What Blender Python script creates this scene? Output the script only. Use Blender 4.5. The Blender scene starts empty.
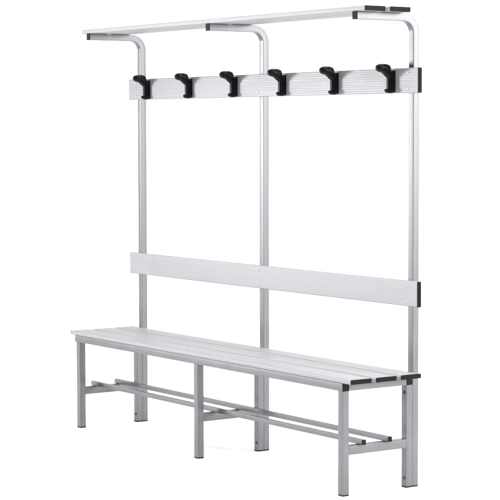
import bpy, bmesh, math, random
from mathutils import Vector, Matrix

random.seed(7)
sc = bpy.context.scene
COL = sc.collection
MM = 0.001

# ------------------------------------------------------------------ sizes (mm)
T = 30.75            # square frame tube
L = 2071.33          # overall frame length
D = 344.33           # seat frame depth
H1 = 406.07          # underside of the seat rails
ZS = H1 + T          # underside of the seat slats
PX, PY = 30.9, 29.2  # upright tube section
ZA, AH, YA = 1854.58, 30.4, 66.22     # shelf arm: top, height, front end
SH, SW, SO = 18.3, 99.4, 52.6         # seat slat: thickness, width, overhang
BT, BO = 18.0, 50.5                   # board thickness, overhang
ZB0, ZB1 = 1546.5, 1644.8             # hook board
ZR0, ZR1 = 714.25, 814.9              # backrest
XS = [0.0, -L/2 + T/2, -L + T]        # right faces of the three frames

# ------------------------------------------------------------------ materials
def new_mat(name):
    m = bpy.data.materials.new(name)
    m.use_nodes = True
    nt = m.node_tree
    return m, nt, nt.nodes['Principled BSDF']

def metal(name, col, metallic, rough, stretch, bump=0.05, var=0.16, spec=0.5, tint=1.0):
    """Satin aluminium: drawn streaks along the profile, blotchy anodising, fine grain."""
    m, nt, b = new_mat(name)
    N, LK = nt.nodes, nt.links
    tc = N.new('ShaderNodeTexCoord')
    mp = N.new('ShaderNodeMapping'); mp.inputs['Scale'].default_value = stretch
    LK.new(tc.outputs['Object'], mp.inputs['Vector'])
    streak = N.new('ShaderNodeTexNoise'); streak.inputs['Scale'].default_value = 1.0
    streak.inputs['Detail'].default_value = 4; streak.inputs['Roughness'].default_value = 0.6
    LK.new(mp.outputs['Vector'], streak.inputs['Vector'])
    blot = N.new('ShaderNodeTexNoise'); blot.inputs['Scale'].default_value = 9.0
    blot.inputs['Detail'].default_value = 3
    LK.new(tc.outputs['Object'], blot.inputs['Vector'])
    mix = N.new('ShaderNodeMath'); mix.operation = 'MULTIPLY_ADD'
    mix.inputs[1].default_value = 0.6
    LK.new(streak.outputs['Fac'], mix.inputs[0])
    mb = N.new('ShaderNodeMath'); mb.operation = 'MULTIPLY'; mb.inputs[1].default_value = 0.4
    LK.new(blot.outputs['Fac'], mb.inputs[0]); LK.new(mb.outputs[0], mix.inputs[2])
    cr = N.new('ShaderNodeValToRGB')
    cr.color_ramp.elements[0].position = 0.3; cr.color_ramp.elements[1].position = 0.7
    cr.color_ramp.elements[0].color = [c*(1-var) for c in col] + [1]
    cr.color_ramp.elements[1].color = [min(1, c*(1+var)) for c in col] + [1]
    LK.new(mix.outputs[0], cr.inputs['Fac']); LK.new(cr.outputs['Color'], b.inputs['Base Color'])
    rr = N.new('ShaderNodeMapRange')
    rr.inputs['From Min'].default_value = 0.3; rr.inputs['From Max'].default_value = 0.7
    rr.inputs['To Min'].default_value = rough - 0.05; rr.inputs['To Max'].default_value = rough + 0.07
    LK.new(mix.outputs[0], rr.inputs['Value']); LK.new(rr.outputs['Result'], b.inputs['Roughness'])
    bp = N.new('ShaderNodeBump'); bp.inputs['Strength'].default_value = bump
    bp.inputs['Distance'].default_value = 0.0006
    LK.new(streak.outputs['Fac'], bp.inputs['Height']); LK.new(bp.outputs['Normal'], b.inputs['Normal'])
    b.inputs['Metallic'].default_value = metallic
    b.inputs['Specular IOR Level'].default_value = spec
    b.inputs['Specular Tint'].default_value = (tint, tint, tint, 1)
    return m

def plastic(name, col, rough, scale=500.0, bump=0.08, spec=0.5):
    m, nt, b = new_mat(name)
    N, LK = nt.nodes, nt.links
    tc = N.new('ShaderNodeTexCoord')
    no = N.new('ShaderNodeTexNoise'); no.inputs['Scale'].default_value = scale; no.inputs['Detail'].default_value = 2
    LK.new(tc.outputs['Object'], no.inputs['Vector'])
    cr = N.new('ShaderNodeValToRGB')
    cr.color_ramp.elements[0].color = [c*0.8 for c in col] + [1]
    cr.color_ramp.elements[1].color = [c*1.2 for c in col] + [1]
    LK.new(no.outputs['Fac'], cr.inputs['Fac']); LK.new(cr.outputs['Color'], b.inputs['Base Color'])
    bp = N.new('ShaderNodeBump'); bp.inputs['Strength'].default_value = bump; bp.inputs['Distance'].default_value = 0.0004
    LK.new(no.outputs['Fac'], bp.inputs['Height']); LK.new(bp.outputs['Normal'], b.inputs['Normal'])
    b.inputs['Roughness'].default_value = rough
    b.inputs['Specular IOR Level'].default_value = spec
    return m

TUBE = (0.163, 0.1625, 0.1705)
M_UP = metal('satin_aluminium_upright', TUBE, 0.80, 0.42, (260, 260, 5))
M_LONG = metal('satin_aluminium_rail', TUBE, 0.80, 0.42, (5, 260, 260))
M_CROSS = metal('satin_aluminium_crossbar', TUBE, 0.80, 0.42, (260, 5, 260))
M_SLAT = metal('anodised_slat', (0.318, 0.317, 0.330), 0.35, 0.47, (3, 110, 110), bump=0.03, var=0.07, spec=0.15, tint=0.25)
M_CAP = plastic('dark_grey_cap', (0.007, 0.007, 0.0065), 0.55, spec=0.13)
M_HOOK = plastic('black_hook_plastic', (0.003, 0.003, 0.004), 0.38, bump=0.06, spec=0.13)
M_SCREW = metal('zinc_screw', (0.6, 0.6, 0.62), 1.0, 0.25, (400, 400, 400))
M_BOLT = metal('dark_bolt', (0.07, 0.07, 0.075), 0.6, 0.35, (400, 400, 400))

m, nt, b = new_mat('white_studio_paper')
tc = nt.nodes.new('ShaderNodeTexCoord')
no = nt.nodes.new('ShaderNodeTexNoise'); no.inputs['Scale'].default_value = 3.0; no.inputs['Detail'].default_value = 5
nt.links.new(tc.outputs['Object'], no.inputs['Vector'])
cr = nt.nodes.new('ShaderNodeValToRGB')
cr.color_ramp.elements[0].color = (0.89, 0.89, 0.89, 1); cr.color_ramp.elements[1].color = (0.93, 0.93, 0.93, 1)
nt.links.new(no.outputs['Fac'], cr.inputs['Fac']); nt.links.new(cr.outputs['Color'], b.inputs['Base Color'])
b.inputs['Roughness'].default_value = 0.9
b.inputs['Specular IOR Level'].default_value = 0.1
M_PAPER = m

# ------------------------------------------------------------------ mesh helpers (mm in, metres out)
def finish(name, bm, mat, parent, loc=(0, 0, 0), bevel=0.0, seg=2, subsurf=0, smooth=True):
    bmesh.ops.recalc_face_normals(bm, faces=bm.faces)
    bmesh.ops.scale(bm, vec=(MM, MM, MM), verts=bm.verts)
    me = bpy.data.meshes.new(name)
    bm.to_mesh(me); bm.free()
    me.materials.append(mat)
    for p in me.polygons: p.use_smooth = smooth
    o = bpy.data.objects.new(name, me); COL.objects.link(o)
    o.parent = parent
    o.location = Vector(loc) * MM
    if bevel:
        md = o.modifiers.new('bevel', 'BEVEL'); md.width = bevel * MM; md.segments = seg
        md.limit_method = 'ANGLE'; md.angle_limit = math.radians(40); md.harden_normals = True
    if subsurf:
        md = o.modifiers.new('subsurf', 'SUBSURF'); md.levels = subsurf; md.render_levels = subsurf
    return o

def box(bm, x0, x1, y0, y1, z0, z1):
    v = [bm.verts.new(p) for p in ((x0,y0,z0),(x1,y0,z0),(x1,y1,z0),(x0,y1,z0),(x0,y0,z1),(x1,y0,z1),(x1,y1,z1),(x0,y1,z1))]
    for f in ((0,3,2,1),(4,5,6,7),(0,1,5,4),(1,2,6,5),(2,3,7,6),(3,0,4,7)):
        bm.faces.new([v[i] for i in f])

def rounded_rect(w, h, r, n=4):
    pts = []
    for cx, cy, a0 in ((w/2-r, h/2-r, 0), (-w/2+r, h/2-r, 90), (-w/2+r, -h/2+r, 180), (w/2-r, -h/2+r, 270)):
        for k in range(n + 1):
            a = math.radians(a0 + 90*k/n)
            pts.append((cx + r*math.cos(a), cy + r*math.sin(a)))
    return pts

def sweep(bm, rings):
    """rings: lists of points of equal length; skinned and capped."""
    R = [[bm.verts.new(p) for p in r] for r in rings]
    n = len(R[0])
    for a, b_ in zip(R, R[1:]):
        for i in range(n):
            bm.faces.new((a[i], a[(i+1) % n], b_[(i+1) % n], b_[i]))
    bm.faces.new(R[0][::-1]); bm.faces.new(R[-1])

def tube(name, axis, a0, a1, c1, c2, w, h, mat, parent, r=1.5):
    """Square tube along axis from a0 to a1; c1, c2 the centre in the other two axes (in x, y, z order)."""
    prof = rounded_rect(w, h, r)
    bm = bmesh.new()
    mid = (a0 + a1) / 2
    rings = []
    for a in (a0 - mid, a1 - mid):
        if axis == 'x': rings.append([(a, p, q) for p, q in prof])
        elif axis == 'y': rings.append([(p, a, q) for p, q in prof])
        else: rings.append([(p, q, a) for p, q in prof])
    sweep(bm, rings)
    loc = {'x': (mid, c1, c2), 'y': (c1, mid, c2), 'z': (c1, c2, mid)}[axis]
    return finish(name, bm, mat, parent, loc, bevel=0.5, seg=1)

def plug(name, axis, sign, a, c1, c2, w, h, parent, t=3.0, mat=None):
    """Plastic end plug: pillowed plate that closes a tube end."""
    prof = rounded_rect(w, h, 2.0)
    bm = bmesh.new()
    rings = []
    for d, s in ((-4, 0.86), (0, 0.86), (0, 1.0), (t*0.6, 1.0), (t, 0.9)):
        o = d * sign
        pts = [(p*s if s < 1 else p, q*s if s < 1 else q) for p, q in prof]
        if axis == 'x': rings.append([(o, p, q) for p, q in pts])
        elif axis == 'y': rings.append([(p, o, q) for p, q in pts])
        else: rings.append([(p, q, o) for p, q in pts])
    sweep(bm, rings)
    loc = {'x': (a, c1, c2), 'y': (c1, a, c2), 'z': (c1, c2, a)}[axis]
    # parent sits at an offset: take it out
    loc = Vector(loc) - parent.location / MM
    return finish(name, bm, mat or M_CAP, parent, loc, smooth=False)

def slat_profile(w, t, r, grooves, pitch, gw=2.0, gd=1.1, back=True):
    """Cross-section in (u across, v thickness); grooves on the +v face. Centre of width at 0, v from 0 to t."""
    pts = []
    n = 4
    top = []
    def arc(cx, cy, a0):
        return [(cx + r*math.cos(math.radians(a0 + 90*k/n)), cy + r*math.sin(math.radians(a0 + 90*k/n))) for k in range(n+1)]
    pts += arc(w/2-r, t-r, 0)
    us = [pitch*(i-(grooves-1)/2) for i in range(grooves)][::-1]
    for u in us:
        pts += [(u+gw/2+0.4, t), (u+gw/2-0.2, t-gd), (u-gw/2+0.2, t-gd), (u-gw/2-0.4, t)]
    pts += arc(-w/2+r, t-r, 90)
    rb = min(r, 2.0)
    pts += [(-w/2, rb), (-w/2+rb, 0)]
    if back:      # open channels of the extrusion on the hidden face
        for k in (-1, 1):
            c = k*w*0.22
            pts += [(c-w*0.13, 0), (c-w*0.13+0.5, 2.2), (c+w*0.13-0.5, 2.2), (c+w*0.13, 0)]
    pts += [(w/2-rb, 0), (w/2, rb)]
    return pts

def slat(name, x0, x1, frame, w, t, prof, parent):
    """frame(u, v) -> (y, z); origin at slat centre."""
    bm = bmesh.new()
    mid = (x0 + x1)/2
    sweep(bm, [[(x - mid,) + frame(u, v) for u, v in prof] for x in (x0, x1)])
    return mid, bm

def end_cap(parent, x, sign, frame, w, t, ridge=True, thick=4.0):
    """Moulded cap on the end of a slat, with a raised rim round a shallow field."""
    bm = bmesh.new()
    p0 = [(u, v + t/2) for u, v in rounded_rect(w-0.4, t-0.4, 2.6, 4)]
    p1 = [(u, v + t/2) for u, v in rounded_rect(w-1.8, t-1.8, 2.0, 4)]
    p2 = [(u, v + t/2) for u, v in rounded_rect(w-6.5, t-6.5, 1.2, 4)]
    p3 = [(u, v + t/2) for u, v in rounded_rect(w-8.0, t-8.0, 0.9, 4)]
    rings = [(-0.0, p0), (thick-1.0, p0), (thick, p1), (thick, p2), (thick-1.0, p3)] if ridge else [(0, p0), (thick-1.0, p0), (thick, p1)]
    sweep(bm, [[(sign*d,) + frame(u, v) for u, v in pts] for d, pts in rings])
    if ridge:     # moulding rib along the middle of the cap
        R = []
        for d, hw, hv in ((thick-2.0, w*0.42, 2.0), (thick-0.3, w*0.42, 2.0), (thick+0.5, w*0.42-0.8, 1.0)):
            R.append([(sign*d,) + frame(u, v + t/2) for u, v in ((-hw, -hv), (hw, -hv), (hw, hv), (-hw, hv))])
        sweep(bm, R)
    return finish('end_cap', bm, M_CAP, parent, (x - parent.location.x/MM, 0, 0), smooth=False)

def domed_screw(name, parent, loc, r, h, mat, axis='-y', slot=True):
    bm = bmesh.new()
    rings = []
    n = 20
    for rr, d in ((r, 0), (r, h*0.25), (r*0.86, h*0.7), (r*0.55, h), (r*0.45, h), (r*0.40, h*0.5)):
        ring = []
        for k in range(n):
            a = 2*math.pi*k/n
            p, q = rr*math.cos(a), rr*math.sin(a)
            ring.append((p, -d, q) if axis == '-y' else (p, q, d))
        rings.append(ring)
    sweep(bm, rings)
    return finish(name, bm, mat, parent, Vector(loc) - parent.location/MM, smooth=True)

# ------------------------------------------------------------------ the bench
bench = bpy.data.objects.new('changing_room_bench', None)
COL.objects.link(bench)
bench.location = (0, 0, 0)
bench['label'] = 'silver aluminium changing room bench with slatted seat, black coat hooks and overhead shelf'
bench['category'] = 'bench'

# --- seat frame: two long rails, three cross rails
for yc in (T/2, D - T/2):
    r = tube('seat_rail', 'x', -L - 12, -2.5, yc, H1 + T/2, T, T, M_LONG, bench)
    plug('end_cap', 'x', 1, -2.5, yc, H1 + T/2, T, T, r, t=2.6)
    plug('end_cap', 'x', -1, -L - 12, yc, H1 + T/2, T, T, r, t=2.6)
for x in XS:
    tube('seat_crossbar', 'y', T, D - T, x - T/2, H1 + T/2 - 0.4, T - 0.6, T - 0.8, M_CROSS, bench)

# --- legs and rack crossbars
for x in XS:
    for back, yc in ((False, T/2), (True, D - T/2)):
        lg = tube('leg', 'z', 5.0, H1, x - T/2, yc, T, T, M_UP, bench)
        plug('foot_cap', 'z', -1, 5.0, x - T/2, yc, T, T, lg, t=5.0)
        if back:
            for z in (38, 376):
                domed_screw('bolt', lg, (x - T*0.42, yc - T/2, z), 6.4, 4.0, M_BOLT)
    tube('rack_crossbar', 'y', T, D - T, x - T/2, 175.5, T - 0.8, 35.0, M_CROSS, bench)

# --- shoe rack: two thin tubes on the crossbars
for yc in (93.0, 221.0):
    r = tube('shoe_rack_tube', 'x', -L - 8, 12, yc, 193.6 + 10, 19, 20, M_LONG, bench, r=1.8)
    plug('end_cap', 'x', 1, 12, yc, 203.6, 19, 20, r, t=3)
    plug('end_cap', 'x', -1, -L - 8, yc, 203.6, 19, 20, r, t=3)

# --- uprights: tube bent forward into the shelf arm
def upright_bm():
    prof = rounded_rect(PX, PY, 1.5)            # (across x, in the bend plane)
    RC = 45 + AH/2                              # bend radius on the centre line
    yc, zc = D + PY/2, ZA - AH/2
    path = [((yc, 5.0), (0, 1)), ((yc, zc - RC), (0, 1))]
    n = 14
    for k in range(1, n + 1):
        a = math.pi/2*k/n
        path.append(((yc - RC + RC*math.cos(a), zc - RC + RC*math.sin(a)), (-math.sin(a), math.cos(a))))
    path.append(((YA + 2.5, zc), (-1, 0)))
    bm = bmesh.new()
    rings = []
    for (y, z), (ty, tz) in path:
        ny, nz = tz, -ty                        # normal in the bend plane, pointing outwards
        rings.append([(p, y + q*ny, z + q*nz) for p, q in prof])
    sweep(bm, rings)
    return bm
post = finish('upright', upright_bm(), M_UP, bench, (XS[0] - PX/2, 0, 0), bevel=0.5, seg=1)
plug('end_cap', 'y', -1, YA + 2.5, XS[0] - PX/2, ZA - AH/2, PX, AH, post, t=2.6)
plug('foot_cap', 'z', -1, 5.0, XS[0] - PX/2, D + PY/2, PX, PY, post, t=5.0)
for x in XS[1:]:
    c = post.copy(); COL.objects.link(c); c.parent = bench; c.location = Vector((x - PX/2, 0, 0))*MM
    for ch in post.children:
        d = ch.copy(); COL.objects.link(d); d.parent = c

# --- seat slats
gap = (D - 3*SW)/2
for i in range(3):
    yc = SW/2 + i*(SW + gap)
    if i == 2: yc -= 0.3
    fr = lambda u, v, yc=yc: (yc + u, ZS + 0.3 + v)
    mid, bm = slat('seat_slat', -L - SO, SO - 4, fr, SW, SH, slat_profile(SW, SH, 5.5, 0, 33.0), bench)
    s = finish('seat_slat', bm, M_SLAT, bench, (mid, 0, 0), smooth=False)
    end_cap(s, SO - 4, 1, fr, SW, SH)
    end_cap(s, -L - SO, -1, fr, SW, SH)

# --- backrest (plain face forward) and hook board (fluted face forward)
def board(name, z0, z1, grooves, pitch):
    h = z1 - z0
    fr = lambda u, v: (D - 0.3 - v, (z0 + z1)/2 + u)
    mid, bm = slat(name, -L - BO, BO - 3.5, fr, h, BT, slat_profile(h, BT, 4.0, grooves, pitch, gw=1.8, gd=0.38), bench)
    s = finish(name, bm, M_SLAT, bench, (mid, 0, 0), smooth=False)
    end_cap(s, BO - 3.5, 1, fr, h, BT, thick=4.5)
    end_cap(s, -L - BO, -1, fr, h, BT, thick=1.0)
    for x in XS:
        for z in ((z0 + z1)/2 + h*0.31, (z0 + z1)/2 - h*0.31):
            domed_screw('screw', s, (x - PX/2 + 1, D - 0.3 - BT, z), 5.0, 3.0, M_SCREW)
    return s
back = board('backrest', ZR0, ZR1, 0, 78)
hook_board = board('hook_board', ZB0, ZB1, 9, 9.6)

# --- coat hooks: plate, thick upward arm with a rounded knob, small lower lip
def loft(bm, stations, n=14):
    """stations: (out, z, half thickness, half width x, tilt deg) -> elliptical rings square to the path."""
    rings = []
    for out, z, ht, hw, tilt in stations:
        a = math.radians(tilt)
        ring = []
        for k in range(n):
            t = 2*math.pi*k/n
            cx, cy = math.cos(t), math.sin(t)
            e = 0.75                                     # slightly squared ellipse
            px = hw*math.copysign(abs(cx)**e, cx); q = ht*math.copysign(abs(cy)**e, cy)
            ring.append((px, -(out - q*math.sin(a)), z + q*math.cos(a)))
        rings.append(ring)
    sweep(bm, rings)

def hook_bm():
    bm = bmesh.new()
    # back plate
    R = []
    for out, w, z0, z1, r in ((0, 31, -51, 37, 6), (8, 31, -51, 37, 6), (12, 28, -49, 35, 5), (13, 24, -47, 32, 5)):
        R.append([(p, -out, (z0+z1)/2 + q) for p, q in rounded_rect(w, z1-z0, r, 4)])
    sweep(bm, R)
    # rounded stem standing out from the plate
    R = []
    for out, w, z0, z1, r in ((8, 27, -50, 34, 6), (17, 26, -50, 33, 7), (23, 22, -49, 31, 7), (26.5, 16, -47, 28, 6), (27.5, 9, -44, 24, 4)):
        R.append([(p, -out, (z0+z1)/2 + q) for p, q in rounded_rect(w, z1-z0, r, 5)])
    sweep(bm, R)
    # upper arm and knob
    loft(bm, [(12, 4, 10, 12, 75), (18, 13, 14, 13, 68), (27, 25, 17, 14.5, 55), (38, 36, 18, 15.5, 34), (49, 42, 17.5, 17, 16),
              (60, 44.5, 17, 18, 4), (70, 44, 15, 17, -6), (77, 43, 11.5, 14, -10), (81.5, 42.5, 6, 8, -10), (82.5, 42.5, 1.5, 2.5, -10)])
    # heel of the knob, towards the board
    loft(bm, [(22, 30, 6, 10, 90), (23, 41, 9, 12, 80), (27, 50, 8, 13, 50), (35, 53, 7, 13.5, 20), (46, 53, 8, 14, 5)])
    # lower lip
    loft(bm, [(6, -46, 8, 13, 0), (18, -47, 8, 13, 0), (27, -46, 7.5, 12, 8), (33, -43, 7, 10.5, 22), (37, -40.5, 4.5, 7.5, 32), (38, -40, 1, 2, 32)])
    return bm
HZ = 1601.0
hook0 = None
for i in range(6):
    x = -105.0 - i*(1934.4 - 98.3)/5
    loc = (Vector((x, D - 0.3 - BT, HZ)) - hook_board.location/MM)*MM
    if hook0 is None:
        hook0 = finish('coat_hook', hook_bm(), M_HOOK, hook_board, loc/MM, bevel=0.8, seg=2)
    else:
        c = hook0.copy(); COL.objects.link(c); c.parent = hook_board; c.location = loc
        c.rotation_euler = (0, math.radians(random.uniform(-0.8, 0.8)), math.radians(random.uniform(-1.0, 1.0)))

# --- overhead shelf: two slats lying on the arms
SSW, SSH, SHO = 98.1, 19.6, 48.3
for y0 in (67.85, 67.85 + SSW + 24.95):
    yc = y0 + SSW/2
    fr = lambda u, v, yc=yc: (yc + u, ZA + 0.3 + v)
    mid, bm = slat('shelf_slat', -L - SHO, SHO - 4, fr, SSW, SSH, slat_profile(SSW, SSH, 4.5, 0, 33.0, back=False), bench)
    s = finish('shelf_slat', bm, M_SLAT, bench, (mid, 0, 0), smooth=False)
    end_cap(s, SHO - 4, 1, fr, SSW, SSH)
    end_cap(s, -L - SHO, -1, fr, SSW, SSH, thick=1.5)

# ------------------------------------------------------------------ studio cove (floor running up into a wall round the back)
def cove():
    bm = bmesh.new()
    R, RF, H = 6.5, 1.6, 5.2
    prof = [(0.02, 0.0), (2.0, 0.0), (R - RF, 0.0)]
    for k in range(1, 13):
        a = math.pi/2*k/12
        prof.append((R - RF + RF*math.sin(a), RF - RF*math.cos(a)))
    prof.append((R, H))
    a0, a1, n = math.radians(12), math.radians(194), 72
    cx, cy = -1.0, 0.2
    grid = []
    for i in range(n + 1):
        a = a0 + (a1 - a0)*i/n
        grid.append([bm.verts.new((cx + r*math.cos(a), cy + r*math.sin(a), z)) for r, z in prof])
    for g, h in zip(grid, grid[1:]):
        for j in range(len(prof) - 1):
            bm.faces.new((g[j], h[j], h[j+1], g[j+1]))
    # the flat floor carries on towards the camera
    n2 = 40
    fl = []
    for i in range(n2 + 1):
        a = a1 + (a0 + 2*math.pi - a1)*i/n2
        fl.append([bm.verts.new((cx + r*math.cos(a), cy + r*math.sin(a), 0)) for r in (0.02, 2.0, 10.5)])
    for g, h in zip(fl, fl[1:]):
        for j in range(2):
            bm.faces.new((g[j], h[j], h[j+1], g[j+1]))
    bm.faces.new([g[0] for g in grid] + [g[0] for g in fl[1:-1]])
    bmesh.ops.remove_doubles(bm, verts=bm.verts, dist=1e-4)
    bmesh.ops.recalc_face_normals(bm, faces=bm.faces)
    me = bpy.data.meshes.new('studio_floor'); bm.to_mesh(me); bm.free()
    me.materials.append(M_PAPER)
    for p in me.polygons: p.use_smooth = True
    o = bpy.data.objects.new('studio_floor', me); COL.objects.link(o)
    o['kind'] = 'structure'
cove()

# ------------------------------------------------------------------ lamps
def area(name, loc, target, sx, sy, power, col=(1, 1, 1), spread=180):
    l = bpy.data.lights.new(name, 'AREA'); l.shape = 'RECTANGLE'; l.size = sx; l.size_y = sy
    l.energy = power; l.color = col; l.spread = math.radians(spread)
    o = bpy.data.objects.new(name, l); COL.objects.link(o)
    o.location = loc
    d = Vector(target) - Vector(loc)
    o.rotation_euler = d.to_track_quat('-Z', 'Y').to_euler()
    return o
CX = -1.035
area('overhead_fill', (CX + 1.5, -0.5, 5.0), (CX + 1.5, -0.5, 0), 7.5, 6.5, 915)  # added fill lamp, burns the paper floor and cove out to white
area('backdrop_fill', (CX - 1.2, 2.0, 4.7), (-5.6, 4.6, 1.3), 2.4, 1.2, 112, spread=120)  # lamp put in only to lift the wall behind the bench to white
area('key_softbox', (CX - 3.9, -3.4, 1.45), (CX + 0.25, 0.3, 1.1), 1.15, 1.15, 86, spread=120)
area('rear_fill', (3.0, 2.6, 2.1), (CX, 0.3, 1.5), 1.6, 2.0, 126)  # invented lamp: its reflection brightens the uprights' right faces, most towards the top

w = bpy.data.worlds.new('World'); sc.world = w; w.use_nodes = True
bg = w.node_tree.nodes['Background']
bg.inputs['Color'].default_value = (0.95, 0.97, 1.0, 1)
bg.inputs['Strength'].default_value = 0.12

# ------------------------------------------------------------------ camera
cam = bpy.data.cameras.new('camera')
co = bpy.data.objects.new('camera', cam); COL.objects.link(co)
yaw, pit, rol = (math.radians(a) for a in (55.5, -3.61, -0.12))
fw = Vector((-math.sin(yaw)*math.cos(pit), math.cos(yaw)*math.cos(pit), math.sin(pit)))
r = Vector((math.cos(yaw), math.sin(yaw), 0)); u = r.cross(fw)
r2 = r*math.cos(rol) + u*math.sin(rol); u2 = u*math.cos(rol) - r*math.sin(rol)
mw = Matrix((r2, u2, -fw)).transposed().to_4x4()
mw.translation = Vector((5733.66, -4369.38, 1415.69))*MM
co.matrix_world = mw
cam.sensor_width = 36; cam.lens = 36*1896.91/500
cam.shift_y = -3.15/500
cam.clip_start = 0.1; cam.clip_end = 100
sc.camera = co

sc.view_settings.view_transform = 'Standard'
sc.view_settings.look = 'None'
sc.view_settings.exposure = 0.0
sc.view_settings.gamma = 1.0
sc.render.engine = 'CYCLES'
sc.cycles.use_denoising = True
sc.cycles.max_bounces = 8
sc.render.film_transparent = False
